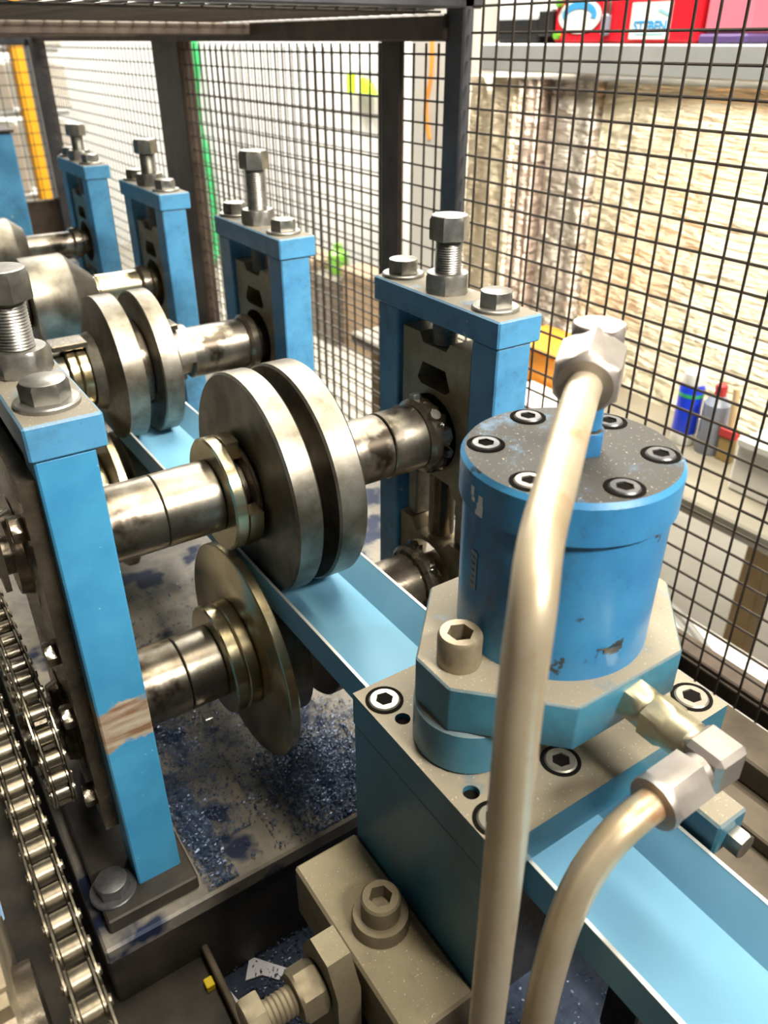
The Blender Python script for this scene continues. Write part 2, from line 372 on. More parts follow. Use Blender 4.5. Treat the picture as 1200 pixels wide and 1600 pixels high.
# ================================================================== roll stands
YC = 2.89
PITCH_Y = 1.935
def circle(cy, cz, r, n=24, a0=0, a1=2 * math.pi):
    return [(cy + r * math.cos(a0 + (a1 - a0) * i / n), cz + r * math.sin(a0 + (a1 - a0) * i / n)) for i in range(n)]
def stand(dx, dy, label, screw_top=-0.66, zs=-1.68, mat='stand_paint', low=True, left=False, zbase=-3.30):
    X0, X1, Y0, Y1 = 2.19 + dx, 2.435 + dx, 2.412 + dy, 3.365 + dy; yc = YC + dy; xc = (X0 + X1) / 2 - 0.005
    t = thing('roll_stand', label, 'roll stand', (xc, yc, zbase), 'blue roll stands of the roll former')
    MB().box(X0, X1, Y0, Y1, -1.122, -1.0, 0.008).build('cap', 'stand_paint', t)
    cx0, cx1 = X0 + 0.012, X1 - 0.04
    MB().box(cx0, cx1, Y0 + 0.012, Y0 + 0.185, zbase + 0.08, -1.122, 0.007).build('column', mat, t)
    MB().box(cx0, cx1, Y1 - 0.20, Y1 - 0.03, zbase + 0.08, -1.122, 0.007).build('column', 'stand_paint', t)
    MB().box(X0 - (0.16 if left else 0.02), X1 + 0.0, Y0 - 0.09, Y1 + 0.06, zbase, zbase + 0.085, 0.008).build('foot_plate', 'frame_dark' if left else 'stand_paint', t)
    # sliding bearing blocks in the window
    ya, yb = Y0 + 0.205, Y1 - 0.22; xa, xb = cx0 + 0.02, cx1 - 0.02
    zt = -1.20 + (zs + 1.68)
    outer = [(ya, zt), (yc - 0.12, zt), (yc - 0.09, zt - 0.045), (yc + 0.09, zt - 0.045), (yc + 0.12, zt), (yb, zt), (yb, zs - 0.30), (yb - 0.08, zs - 0.30), (yb - 0.12, zs - 0.24), (ya + 0.12, zs - 0.24), (ya + 0.08, zs - 0.30), (ya, zs - 0.30)]
    slot = [(yc - 0.13, zs + 0.25), (yc - 0.09, zs + 0.34), (yc + 0.09, zs + 0.34), (yc + 0.13, zs + 0.25), (yc + 0.10, zs + 0.225), (yc - 0.10, zs + 0.225)]
    MB().prism(outer, [slot, circle(yc, zs, 0.195)], 0, xa, xb).build('bearing_block', 'bearing_iron', t)
    MB().box(xb - 0.03, xb, ya, yb, zs - 0.28, zs + 0.36, 0).build('bearing_back', 'oily_steel', t)
    if low:
        zl = -2.56
        outer = [(ya, zl + 0.30), (ya + 0.10, zl + 0.30), (ya + 0.15, zl + 0.24), (yb - 0.15, zl + 0.24), (yb - 0.10, zl + 0.30), (yb, zl + 0.30), (yb, zl - 0.32), (ya, zl - 0.32)]
        MB().prism(outer, [circle(yc, zl, 0.215)], 0, xa, xb).build('bearing_block', 'bearing_iron', t)
        MB().box(xa + 0.03, xb, ya + 0.02, ya + 0.10, zl + 0.30, zs - 0.30, 0.01).build('spacer', 'bolt_zinc', t)
        MB().box(xa + 0.03, xb, yb - 0.10, yb - 0.02, zl + 0.30, zs - 0.30, 0.01).build('spacer', 'bolt_zinc', t)
        MB().cyl((xc, yc, zl + 0.26), (xc, yc, zs - 0.25), 0.07, 20).build('jack_post', 'oily_steel', t)
    for yy in (Y0 + 0.165, Y1 - 0.09):
        b = MB().hexhead((xc, yy, -0.985), (0, 0, 1), 0.078, 0.068, rot=0.35).build('cap_bolt', 'bolt_zinc', t)
        MB().washer((xc, yy, -1.0), (0, 0, 1), 0.105, 0.04, 0.017).build('washer', 'bolt_zinc', b)
    yn = yc + 0.03
    sc = MB().thread((xc, yn, zt - 0.05), (xc, yn, screw_top - 0.10), 0.062, int(46 + (screw_top + 0.66) * 90)).build('adjusting_screw', 'bolt_zinc', t)
    MB().hexhead((xc, yn, screw_top - 0.105), (0, 0, 1), 0.092, 0.105, rot=0.1).build('screw_head', 'bolt_zinc', sc)
    MB().lathe((xc, yn, -1.0), (0, 0, 1), [(0, 0.098, 'c'), (0.012, 0.108, 'h'), (0.078, 0.108, 'h'), (0.09, 0.095, 'c'), (0.09, 0.05, 'c')], 24, rot=0.3).build('lock_nut', 'bolt_zinc', t)
    if left:
        MB().hexhead((X0 - 0.09, Y0 + 0.05, zbase + 0.10), (0, 0, 1), 0.075, 0.06).build('foot_bolt', 'black_bolt', t)
        MB().washer((X0 - 0.09, Y0 + 0.05, zbase + 0.085), (0, 0, 1), 0.10, 0.04, 0.018).build('washer', 'black_bolt', t)
    return t
R1 = stand(0, 0, 'blue roll stand with tall adjusting screw right behind the hydraulic motor')
R2 = stand(-0.02, PITCH_Y, 'second blue roll stand counted from the motor, by the wire guard', -0.57, -1.73)
R3 = stand(-0.04, 2 * PITCH_Y, 'third blue roll stand counted from the motor, smaller in the view', -0.66, -1.77)
R4 = stand(-0.06, 3 * PITCH_Y, 'farthest blue roll stand, near the dark end post of the guard', -0.68, -1.76)
L1 = stand(-1.883, 0, 'blue roll stand in the left foreground with bare rusty band on its post', -0.64, mat='worn_paint', left=True)
# bearing and drive side of the left stand
for z, r in ((-1.68, 0.24), (-2.56, 0.26)):
    MB().lathe((0.318, YC, z), (-1, 0, 0), [(0, r), (0.05, r), (0.06, r - 0.01), (0.06, r * 0.72), (0.10, r * 0.66), (0.10, 0.1)], 32).build('bearing_flange', 'oily_steel', L1)
MB().prism([(YC - 0.42, -1.2), (YC + 0.3, -1.2), (YC + 0.3, -2.95), (YC - 0.33, -2.95), (YC - 0.36, -2.2)], [], 0, 0.262, 0.318).build('bearing_plate', 'oily_steel', L1)
for yy, zz in ((YC - 0.30, -1.42), (YC - 0.28, -1.98), (YC - 0.26, -2.32), (YC - 0.24, -2.80)):
    MB().hexhead((0.262, yy, zz), (-1, 0, 0), 0.05, 0.045).build('flange_bolt', 'oily_steel', L1)
MB().prism([(YC - 0.47, -1.02), (YC + 0.2, -1.02), (YC + 0.2, -1.6), (YC - 0.38, -1.6)], [], 0, 0.15, 0.17).build('side_guard', 'oily_steel', L1)

# ================================================================== shafts with rolls
def shaft_thing(label, org): return thing('roll_shaft', label, 'roll shaft', org, 'roll shafts carrying forming rolls')
X = (1, 0, 0)
def ring(x0, x1, y, z, r, ri, ch=0.008, seg=72):
    return MB().lathe((x0, y, z), X, [(0, ri), (0, r - ch), (ch, r), (x1 - x0 - ch, r), (x1 - x0, r - ch), (x1 - x0, ri)], seg)
def cring(x0, x1, y, z, r, ri, a0, a1):
    m = MB(); m.lathe((x0, y, z), X, [(0, ri), (0, r), (x1 - x0, r), (x1 - x0, ri), (0, ri)], 40, (a0, a1)); bmesh.ops.remove_doubles(m.bm, verts=m.bm.verts, dist=1e-5); bmesh.ops.holes_fill(m.bm, edges=m.bm.edges); bmesh.ops.recalc_face_normals(m.bm, faces=m.bm.faces); return m
# stage 1 upper
y, z = YC, -1.68
t = shaft_thing('oily upper shaft with two large polished forming discs over the strip', (1.4, y, z))
T1 = t
MB().lathe((0.05, y, z), X, [(0, 0.06), (0.01, 0.075), (0.21, 0.075), (0.21, 0.13), (2.30, 0.13), (2.31, 0.12)], 36).build('shaft', 'shaft_steel', t)
ring(0.53, 0.57, y, z, 0.150, 0.125).build('sleeve', 'shaft_steel', t)
ring(0.573, 0.795, y, z, 0.158, 0.125, 0.004).build('sleeve', 'shaft_steel', t)
ring(0.798, 1.045, y, z, 0.158, 0.125, 0.004).build('sleeve', 'shaft_steel', t)
ring(1.045, 1.105, y, z, 0.25, 0.12).build('collar', 'collar_brass', t)
cring(1.107, 1.168, y, z, 0.25, 0.16, math.radians(0), math.radians(360 - 78)).build('horseshoe_spacer', 'collar_brass', t)
ring(1.168, 1.195, y, z, 0.20, 0.12).build('spacer', 'oily_steel', t)
ring(1.195, 1.315, y, z, 0.50, 0.12, 0.010, 96).build('forming_disc', 'roll_steel', t)
ring(1.315, 1.39, y, z, 0.30, 0.12).build('spacer', 'oily_steel', t)
ring(1.39, 1.525, y, z, 0.50, 0.12, 0.010, 96).build('forming_disc', 'roll_steel', t)
ring(1.525, 1.90, y, z, 0.158, 0.12, 0.004).build('sleeve', 'shaft_steel', t)
ring(1.904, 2.10, y, z, 0.162, 0.12, 0.006).build('sleeve', 'shaft_steel', t)
ring(2.10, 2.175, y, z, 0.185, 0.12, 0.02).build('bearing_collar', 'oily_steel', t)
for a in (50, 100, 160):
    a = math.radians(a); MB().hexhead((2.14, y - 0.18 * math.cos(a), z + 0.18 * math.sin(a)), (0, -math.cos(a), math.sin(a)), 0.03, 0.03).build('set_screw', 'bolt_zinc', t)
# stage 1 lower
z = -2.56
t = shaft_thing('lower shaft with a big thin steel disc beside the strip edge', (1.4, y, z))
MB().lathe((0.12, y, z), X, [(0, 0.11), (0.01, 0.12), (2.30, 0.12), (2.31, 0.11)], 36).build('shaft', 'oily_steel', t)
ring(0.535, 0.775, y, z, 0.178, 0.115, 0.005).build('sleeve', 'shaft_steel', t)
ring(0.779, 0.95, y, z, 0.178, 0.115, 0.005).build('sleeve', 'shaft_steel', t)
ring(0.95, 1.014, y, z, 0.27, 0.115).build('collar', 'collar_brass', t)
ring(1.016, 1.08, y, z, 0.27, 0.115).build('collar', 'collar_brass', t)
MB().lathe((1.08, y, z), X, [(0, 0.12), (0, 0.535), (0.006, 0.545), (0.045, 0.545), (0.055, 0.53), (0.075, 0.385), (0.075, 0.12)], 96).build('flange_disc', 'collar_brass', t)
ring(1.155, 1.29, y, z, 0.378, 0.12, 0.008, 72).build('support_drum', 'roll_steel', t)
ring(1.43, 1.56, y, z, 0.378, 0.12, 0.008, 72).build('support_drum', 'roll_steel', t)
ring(1.60, 2.10, y, z, 0.165, 0.12, 0.006).build('sleeve', 'oily_steel', t)
ring(2.10, 2.18, y, z, 0.205, 0.12, 0.02).build('bearing_collar', 'oily_steel', t)
MB().box(0.80, 0.84, 2.68, 2.73, -2.75, -2.70, 0.004).build('key_bar', 'bolt_zinc', t)
def grease(x, y, z, r, seed):
    m = MB(); m.lathe((x - 0.03, y, z), X, [(0, r * 0.8), (0.02, r), (0.05, r * 1.08), (0.085, r * 1.12), (0.10, r * 0.8)], 40)
    rnd = random.Random(seed)
    for v_ in m.bm.verts: v_.co += Vector((rnd.uniform(-0.018, 0.018), rnd.uniform(-0.016, 0.016), rnd.uniform(-0.022, 0.012)))
    m.build('grease', 'grease', t, ang=80)
plain('grease', (0.012, 0.010, 0.007), 0.12, 0.0, (0.035, 0.025, 0.012), 60, 0.4)
grease(2.125, y, -2.56, 0.19, 4)
t = T1; grease(2.135, y, -1.68, 0.178, 5)
# stage 2
y, z = YC + PITCH_Y, -1.735
t = shaft_thing('upper shaft with twin forming discs at the second stand', (1.4, y, z))
MB().lathe((0.4, y, z), X, [(0, 0.11), (0.01, 0.125), (1.90, 0.125), (1.91, 0.115)], 32).build('shaft', 'shaft_steel', t)
ring(0.60, 0.93, y, z, 0.165, 0.12).build('sleeve', 'shaft_steel', t)
ring(0.93, 0.985, y, z, 0.20, 0.12).build('collar', 'collar_brass', t)
ring(0.99, 1.05, y, z, 0.20, 0.12).build('collar', 'collar_brass', t)
MB().lathe((1.05, y, z), X, [(0, 0.12), (0, 0.22), (0.06, 0.24), (0.105, 0.405), (0.115, 0.44), (0.235, 0.44), (0.24, 0.43), (0.24, 0.12)], 72).build('forming_disc', 'roll_steel', t)
ring(1.29, 1.385, y, z, 0.27, 0.12).build('spacer', 'oily_steel', t)
MB().lathe((1.385, y, z), X, [(0, 0.12), (0, 0.43), (0.008, 0.44), (0.115, 0.44), (0.145, 0.36), (0.145, 0.12)], 72).build('forming_disc', 'roll_steel', t)
ring(1.53, 1.585, y, z, 0.19, 0.12).build('collar', 'roll_steel', t)
cring(1.587, 1.69, y, z, 0.19, 0.125, math.radians(100), math.radians(360)).build('horseshoe_spacer', 'roll_steel', t)
MB().box(1.50, 1.63, y - 0.09, y + 0.05, z + 0.19, z + 0.225, 0.004).build('key_tab', 'oily_steel', t)
MB().box(0.86, 1.06, y - 0.14, y + 0.02, z + 0.20, z + 0.235, 0.004).build('key_tab', 'oily_steel', t)
ring(1.69, 2.08, y, z, 0.16, 0.12).build('sleeve', 'shaft_steel', t)
ring(2.08, 2.16, y, z, 0.18, 0.12, 0.02).build('bearing_collar', 'oily_steel', t)
z = -2.56
t = shaft_thing('dark lower shaft with brass collars beneath the second pair of discs', (1.4, y, z))
MB().lathe((0.3, y, z), X, [(0, 0.12), (2.0, 0.12)], 28).build('shaft', 'oily_steel', t)
MB().lathe((1.02, y, z), X, [(0, 0.12), (0, 0.50), (0.01, 0.51), (0.05, 0.51), (0.09, 0.385), (0.09, 0.12)], 72).build('flange_disc', 'collar_brass', t)
ring(0.86, 1.02, y, z, 0.27, 0.12).build('collar', 'collar_brass', t)
ring(1.15, 1.55, y, z, 0.378, 0.12).build('support_drum', 'roll_steel', t)
# stage 3
y, z = YC + 2 * PITCH_Y, -1.77
t = shaft_thing('shaft with a wide barrel roll tapering to the right, behind the twin discs', (1.4, y, z))
MB().lathe((0.4, y, z), X, [(0, 0.125), (1.88, 0.125)], 28).build('shaft', 'collar_brass', t)
MB().lathe((1.12, y, z), X, [(0, 0.12), (0, 0.315), (0.012, 0.33), (0.33, 0.335), (0.345, 0.325), (0.53, 0.155), (0.55, 0.13)], 64).build('barrel_roll', 'roll_steel', t)
ring(1.0, 1.115, y, z, 0.20, 0.12).build('collar', 'roll_steel', t)
ring(1.68, 2.03, y, z, 0.135, 0.12).build('sleeve', 'collar_brass', t)
ring(2.03, 2.13, y, z, 0.16, 0.12, 0.02).build('bearing_collar', 'oily_steel', t)
# stage 4
y, z = YC + 3 * PITCH_Y, -1.76
t = shaft_thing('farthest shaft with a barrel roll, cut off by the left picture edge', (1.4, y, z))
MB().lathe((0.4, y, z), X, [(0, 0.115), (1.86, 0.115)], 28).build('shaft', 'shaft_steel', t)
MB().lathe((0.9, y, z), X, [(0, 0.12), (0, 0.30), (0.53, 0.30), (0.55, 0.29), (0.66, 0.20), (0.67, 0.12)], 64).build('barrel_roll', 'roll_steel', t)
ring(2.0, 2.1, y, z, 0.15, 0.11, 0.02).build('bearing_collar', 'oily_steel', t)
# blue housing further down the line
t = thing('drive_housing', 'flat blue sheet housing at the left edge beyond the last rolls', 'machine housing', (1.0, 10.6, -3.30))
MB().box(0.0, 1.97, 10.3, 11.2, -3.30, -0.86, 0.02).build('housing_body', 'stand_paint', t)
MB().box(-0.02, 1.99, 10.28, 11.22, -0.86, -0.83, 0.006).build('housing_lid', 'frame_dark', t)

# ================================================================== formed strip
def strip():
    t = thing('steel_strip', 'glossy light blue painted steel channel being rolled through the machine', 'steel channel', (1.36, 4, -2.19))
    th = 0.012
    prof = [(1.163, -2.045), (1.163, -2.18), (1.170, -2.190), (1.550, -2.190), (1.560, -2.184), (1.645, -2.070)]
    inn = [(1.163 + th, -2.045), (1.163 + th, -2.178), (1.550, -2.178), (1.645 - th, -2.064)]
    ys = [-1.2 + i * 0.4 for i in range(31)]
    poly = prof + inn[::-1]
    v, f = [], []; n = len(poly)
    for yy in ys:
        for (a, b) in poly: v.append((a, yy, b))
    for k in range(len(ys) - 1):
        for i in range(n):
            j = (i + 1) % n; f.append((k * n + i, k * n + j, (k + 1) * n + j, (k + 1) * n + i))
    f.append(tuple(range(n))[::-1]); f.append(tuple((len(ys) - 1) * n + i for i in range(n)))
    m = MB().raw(v, f); bmesh.ops.recalc_face_normals(m.bm, faces=m.bm.faces)
    m.build('channel', 'strip_paint', t, ang=20)
    MB().box(1.163, 1.163 + th, -1.2, 10.8, -2.045, -2.041, 0).build('cut_edge', 'strip_edge', t)
    MB().box(1.645 - th, 1.645, -1.2, 10.8, -2.067, -2.062, 0).build('cut_edge', 'strip_edge', t)
strip()

# ================================================================== die block with hydraulic motor
def socket_screw(name, p, R, h, mat, parent, rot=0.3, bore=True):
    o = MB().sockethead(p, (0, 0, 1), R, h, rot).build(name, mat, parent)
    hz = h - 0.0062 if bore else h * 0.36
    MB().lathe((p[0], p[1], p[2] + hz), (0, 0, 1), [(0, R * 0.56, 'h'), (0.002 if bore else h * 0.12, R * 0.56, 'h')], 24, rot=rot).build('socket_shade', 'shade_black', o)  # black hex disc stands in for the shade inside the socket
    if bore: MB().washer((p[0], p[1], p[2] + h - 0.0075), (0, 0, 1), R + 0.012, R + 0.0008, 0.0045).build('bore_shade', 'shade_black', o)  # black ring paints the shaded gap around the screw head
    return o
t = thing('die_block', 'blue steel block with a dusty top plate straddling the strip', 'die block', (1.52, 1.35, -3.0))
BX0, BX1, BY0, BY1, BZ = 1.022, 2.025, 0.98, 1.716, -1.889
holes = [circle(1.095, 1.527, 0.026, 16), circle(1.093, 1.175, 0.026, 16)]
MB().prism([(BX0, BY0), (BX1, BY0), (BX1, BY1), (BX0, BY1)], holes, 2, BZ - 0.135, BZ).build('top_plate', 'block_paint', t)
for (hx, hy) in ((1.095, 1.527), (1.093, 1.175)):
    MB().cyl((hx, hy, BZ - 0.13), (hx, hy, BZ - 0.02), 0.026, 16, 0).build('hole_shade_plug', 'shade_black', t)  # black plug just below the rim, painted shade covering the hole walls
MB().box(BX0, 1.135, BY0 + 0.004, BY1 - 0.002, -3.0, BZ - 0.137, 0.006).build('side_wall', 'block_paint', t)
MB().box(1.70, BX1, BY0 + 0.004, BY1 - 0.002, -3.0, BZ - 0.137, 0.006).build('side_wall', 'block_paint', t)
MB().box(1.137, 1.698, BY0 + 0.12, BY1 - 0.08, -3.0, -2.22, 0.006).build('die_base', 'oily_steel', t)
for (sx, sy, r) in ((1.093, 1.630, 0.052), (1.090, 1.065, 0.052), (1.955, 1.070, 0.056), (1.955, 1.63, 0.056), (1.395, 1.115, 0.05)):
    socket_screw('socket_screw', (sx, sy, BZ - 0.043), r, 0.050, 'block_screw', t)
# clamp piece on the right of the block
t = thing('stop_clamp', 'small blue clamp block at the right edge of the strip below the fitting', 'clamp', (1.75, 0.82, -3.42))
MB().box(1.66, 1.79, 0.72, 0.975, -2.10, -1.97, 0.008).build('clamp_block', 'block_paint', t)
MB().box(1.68, 1.77, 0.80, 0.95, -3.42, -2.10, 0.008).build('clamp_post', 'frame_dark', t)
MB().hexhead((1.74, 0.72, -2.06), (0, -1, 0), 0.045, 0.05).build('clamp_bolt', 'bolt_zinc', t)

t = thing('hydraulic_motor', 'blue cylindrical hydraulic motor with six socket screws in its lid', 'hydraulic motor', (1.54, 1.362, BZ))
MX, MY = 1.54, 1.362
for sx in (-1, 1):
    MB().cyl((MX + sx * 0.315, MY, BZ), (MX + sx * 0.315, MY, -1.722), 0.170, 40, 0.010).build('standoff', 'block_paint', t)
oc = [(MX - 0.463, MY - 0.08), (MX - 0.215, MY - 0.338), (MX + 0.215, MY - 0.338), (MX + 0.463, MY - 0.08), (MX + 0.463, MY + 0.08), (MX + 0.215, MY + 0.338), (MX - 0.215, MY + 0.338), (MX - 0.463, MY + 0.08)]
fl = MB().prism(oc, [], 2, -1.722, -1.56)
bmesh.ops.bevel(fl.bm, geom=list(fl.bm.edges), offset=0.006, segments=1, affect='EDGES', profile=0.5)
fl.build('mounting_flange', 'block_paint', t)
for sx in (-1, 1):
    socket_screw('flange_screw', (MX + sx * 0.365, MY, -1.56), 0.066, 0.105, 'bearing_iron', t, 0.1, False)
MB().lathe((MX, MY, -1.56), (0, 0, 1), [(0, 0.285), (0.0, 0.292), (0.455, 0.294)], 72).build('motor_body', 'motor_paint', t)
lid_z = -0.975
MB().lathe((MX, MY, -1.105), (0, 0, 1), [(0, 0.296), (0.005, 0.308), (0.115, 0.308), (0.13, 0.297), (0.13, 0.0)], 72).build('lid', 'motor_paint', t)
for k in range(6):
    a = math.radians(18 + 60 * k); sx, sy = MX + 0.238 * math.cos(a), MY + 0.238 * math.sin(a)
    socket_screw('lid_screw', (sx, sy, lid_z - 0.041), 0.042, 0.048, 'block_screw' if k == 3 else 'black_bolt', t)
# chipped paint letters left on the body, and a scratch
def patch(ang0, ang1, z0, z1, r):
    v, f = [], []; n = 6
    for i in range(n + 1):
        a = math.radians(ang0 + (ang1 - ang0) * i / n)
        for zz in (z0, z1): v.append((MX + r * math.cos(a), MY + r * math.sin(a), zz))
    for i in range(n): f.append((2 * i, 2 * i + 2, 2 * i + 3, 2 * i + 1))
    return v, f
def patches(lst, r, name, mat):
    m = MB()
    for q in lst: m.raw(*patch(*q, r))
    m.build(name, mat, t)
patches([(168, 171, -1.050, -1.022), (169, 172, -1.066, -1.052), (174, 179, -1.098, -1.06), (175, 178.5, -1.06, -1.035), (173, 176, -1.098, -1.082)], 0.3092, 'paint_chip', 'label_white')
patches([(168, 174, -1.245 - i * 0.022, -1.230 - i * 0.022) for i in range(6)] + [(172.5, 174, -1.36, -1.23)], 0.2955, 'worn_mark', 'bolt_zinc')
patches([(250, 256, -1.455, -1.448), (254, 266, -1.470, -1.455), (258, 264, -1.478, -1.469)], 0.2955, 'scratch', 'black_bolt')

# ---- hydraulic pipe from the lid
t = thing('hydraulic_pipe', 'long bronze hydraulic pipe arching from the motor lid down past the block', 'hydraulic pipe', (0.81, 0.75, -4.02))
AX, AY = 1.560, 1.345
EZ = -0.690
MB().hexhead((AX, AY, lid_z), (0, 0, 1), 0.058, 0.07).cyl((AX, AY, lid_z + 0.07), (AX, AY, EZ + 0.03), 0.044, 24).build('adapter', 'motor_paint', t)
dr = Vector((-0.58, -0.42, -0.13)); dr.normalize()
e = Vector((AX, AY, EZ))
MB().hexhead(e + Vector((0, 0, -0.08)), (0, 0, 1), 0.076, 0.155).cyl(e - dr * 0.02, e + dr * 0.10, 0.052, 24).build('elbow', 'nut_grey', t)
nu = MB().lathe(e + dr * 0.04, dr, [(0, 0.092, 'h'), (0.115, 0.092, 'h'), (0.130, 0.080, 'c'), (0.140, 0.070, 'c'), (0.140, 0.046, 'c')], 24, rot=0.52).build('union_nut', 'nut_grey', t)
p0 = e + dr * 0.15
MB().tube([p0, e + dr * 0.30, (1.10, 1.00, -0.765), (0.935, 0.872, -0.80), (0.845, 0.790, -0.87), (0.815, 0.765, -1.02), (0.805, 0.752, -1.25), (0.81, 0.75, -1.7), (0.815, 0.75, -2.4), (0.815, 0.75, -4.02)], 0.044, 28).build('pipe', 'pipe_metal', t)
# ---- hydraulic pipe from the side of the flange
t = thing('hydraulic_pipe', 'short bent hydraulic pipe with brassy elbow fitting crossing above the strip', 'hydraulic pipe', (1.01, 0.745, -4.02))
FX, FZ = 1.555, -1.645
MB().lathe((FX, 1.026, FZ), (0, -1, 0), [(0, 0.068, 'h'), (0.055, 0.068, 'h'), (0.062, 0.06, 'c'), (0.075, 0.055, 'c')], 24, rot=0.2).build('adapter_nut', 'fitting_zinc', t)
MB().lathe((FX, 0.955, FZ), (0, -1, 0), [(0, 0.055, 'c'), (0.004, 0.072, 'h'), (0.065, 0.072, 'h'), (0.075, 0.062, 'c'), (0.135, 0.062, 'c'), (0.14, 0.056, 'c'), (0.16, 0.05, 'c')], 24, rot=0.5).build('adapter', 'fitting_zinc', t)
el = MB().box(FX - 0.062, FX + 0.062, 0.690, 0.812, FZ - 0.062, FZ + 0.062, 0.016).cyl((FX - 0.06, 0.748, FZ), (FX - 0.11, 0.748, FZ), 0.050, 20, 0.004)
el.build('elbow', 'nut_grey', t)
MB().lathe((FX - 0.095, 0.747, FZ - 0.004), (-1, 0, -0.06), [(0, 0.05, 'c'), (0.004, 0.080, 'h'), (0.12, 0.080, 'h'), (0.13, 0.074, 'c'), (0.145, 0.072, 'c'), (0.148, 0.048, 'c')], 24, rot=0.15).build('union_nut', 'nut_grey', t)
MB().tube([(FX - 0.20, 0.746, FZ - 0.012), (1.26, 0.745, -1.655), (1.17, 0.745, -1.685), (1.095, 0.745, -1.765), (1.050, 0.745, -1.885), (1.028, 0.745, -2.03), (1.015, 0.745, -2.25), (1.01, 0.745, -2.6), (1.01, 0.745, -4.02)], 0.044, 28).build('pipe', 'pipe_metal', t)

# ================================================================== clamp bar in the foreground
t = thing('clamp_bar', 'dusty tan steel clamp bar bolted against the left of the die block', 'clamp bar', (0.89, 1.36, -4.0))
MB().box(0.753, 1.018, 1.0, 1.717, -2.86, -2.598, 0.010).build('bar', 'tan_block', t)
MB().box(0.80, 1.10, 1.05, 1.68, -4.02, -2.86, 0.01).build('support', 'frame_dark', t)
MB().washer((0.900, 1.365, -2.598), (0, 0, 1), 0.100, 0.05, 0.055).build('thick_washer', 'dusty_bolt', t)
MB().sockethead((0.900, 1.365, -2.543), (0, 0, 1), 0.068, 0.085, 0.2).build('socket_screw', 'dusty_bolt', t)
t = thing('adjusting_bolt', 'dusty hexagon adjusting bolt with lock nut pointing at the clamp bar', 'bolt', (0.57, 1.33, -4.02))
yb, zb = 1.335, -2.66
MB().prism([(1.23, -4.02), (1.43, -4.02), (1.445, -2.60), (1.385, -2.49), (1.275, -2.49), (1.215, -2.60)], [], 0, 0.640, 0.725).build('lug', 'tan_block', t)
MB().lathe((0.545, yb, zb), X, [(0, 0.078, 'c'), (0.010, 0.090, 'h'), (0.075, 0.090, 'h'), (0.090, 0.080, 'c')], 24, rot=0.3).build('lock_nut', 'dusty_bolt', t)
MB().thread((0.42, yb, zb), (0.76, yb, zb), 0.050, 20).build('threaded_rod', 'dusty_bolt', t)
MB().hexhead((0.44, yb, zb), (-1, 0, 0), 0.090, 0.065).build('bolt_head', 'dusty_bolt', t)

# ================================================================== roller chains
CP = 0.098
def plate(x0, x1, L, mat_w=0.042):
    pts = []
    for c, a0 in ((L / 2, -90), (-L / 2, 90)):
        for k in range(9):
            a = math.radians(a0 + 180 * k / 8); pts.append((c + mat_w * math.cos(a), mat_w * math.sin(a)))
    waist = []
    for (u, v_) in pts: waist.append((u, v_))
    return MB().prism(waist, [], 0, x0, x1)
def local(mb, name, mat):
    for v_ in mb.bm.verts: v_.co = v_.co * S
    me = D.meshes.new(name); mb.bm.to_mesh(me); mb.bm.free()
    for f_ in me.polygons: f_.use_smooth = True
    me.set_sharp_from_angle(angle=math.radians(40)); me.materials.append(M[mat]); return me
def join(*ms):
    r = MB()
    for m_ in ms: r._add(m_.bm)
    return r
ME_OUT = local(join(plate(-0.046, -0.040, CP), plate(0.040, 0.046, CP), *[MB().cyl((-0.055, s_ * CP / 2, 0), (0.055, s_ * CP / 2, 0), 0.016, 12, 0.003) for s_ in (-1, 1)]), 'outer_link', 'chain_steel')
ME_IN = local(join(plate(-0.036, -0.030, CP), plate(0.030, 0.036, CP)), 'inner_link', 'chain_steel')
ME_RO = local(join(*[MB().cyl((-0.029, s_ * CP / 2, 0), (0.029, s_ * CP / 2, 0), 0.036, 16, 0.003) for s_ in (-1, 1)]), 'roller', 'chain_steel')
def chain(path, x, label):
    P = [Vector(p) for p in path]; cum = [0]
    for a, b in zip(P, P[1:]): cum.append(cum[-1] + (b - a).length)
    def at(d):
        for i in range(len(P) - 1):
            if d <= cum[i + 1]: return P[i].lerp(P[i + 1], (d - cum[i]) / (cum[i + 1] - cum[i]))
        return P[-1]
    n = int(cum[-1] / CP); m = at(cum[-1] / 2)
    t = thing('roller_chain', label, 'chain', (x, m[0], m[1]), 'drive chains on the left side')
    o0 = Vector(t['_o'])
    for i in range(n):
        a, b = at(i * CP), at((i + 1) * CP); c = (a + b) / 2; d = b - a
        o = D.objects.new('inner_link' if i % 2 else 'outer_link', ME_IN if i % 2 else ME_OUT); COL.objects.link(o); o.parent = t
        o.location = W(x, c[0], c[1]) - o0; o.rotation_euler = (math.atan2(d[1], d[0]), 0, 0)
        if i % 2:
            r = D.objects.new('roller_pair', ME_RO); COL.objects.link(r); r.parent = o
    return t
chain([(4.9, -2.215), (3.0, -2.205), (1.9, -2.20), (0.2, -2.19)], -0.008, 'nearest drive chain running down to the bottom picture edge')
r_s = 0.285; cz = -2.585
pth = [(4.5, cz + r_s)] + [(YC + r_s * math.cos(math.radians(90 + k * 10)), cz + r_s * math.sin(math.radians(90 + k * 10))) for k in range(0, 19)] + [(4.5, cz - r_s)]
chain(pth, 0.145, 'farther drive chain curving round a sprocket beside the left stand')
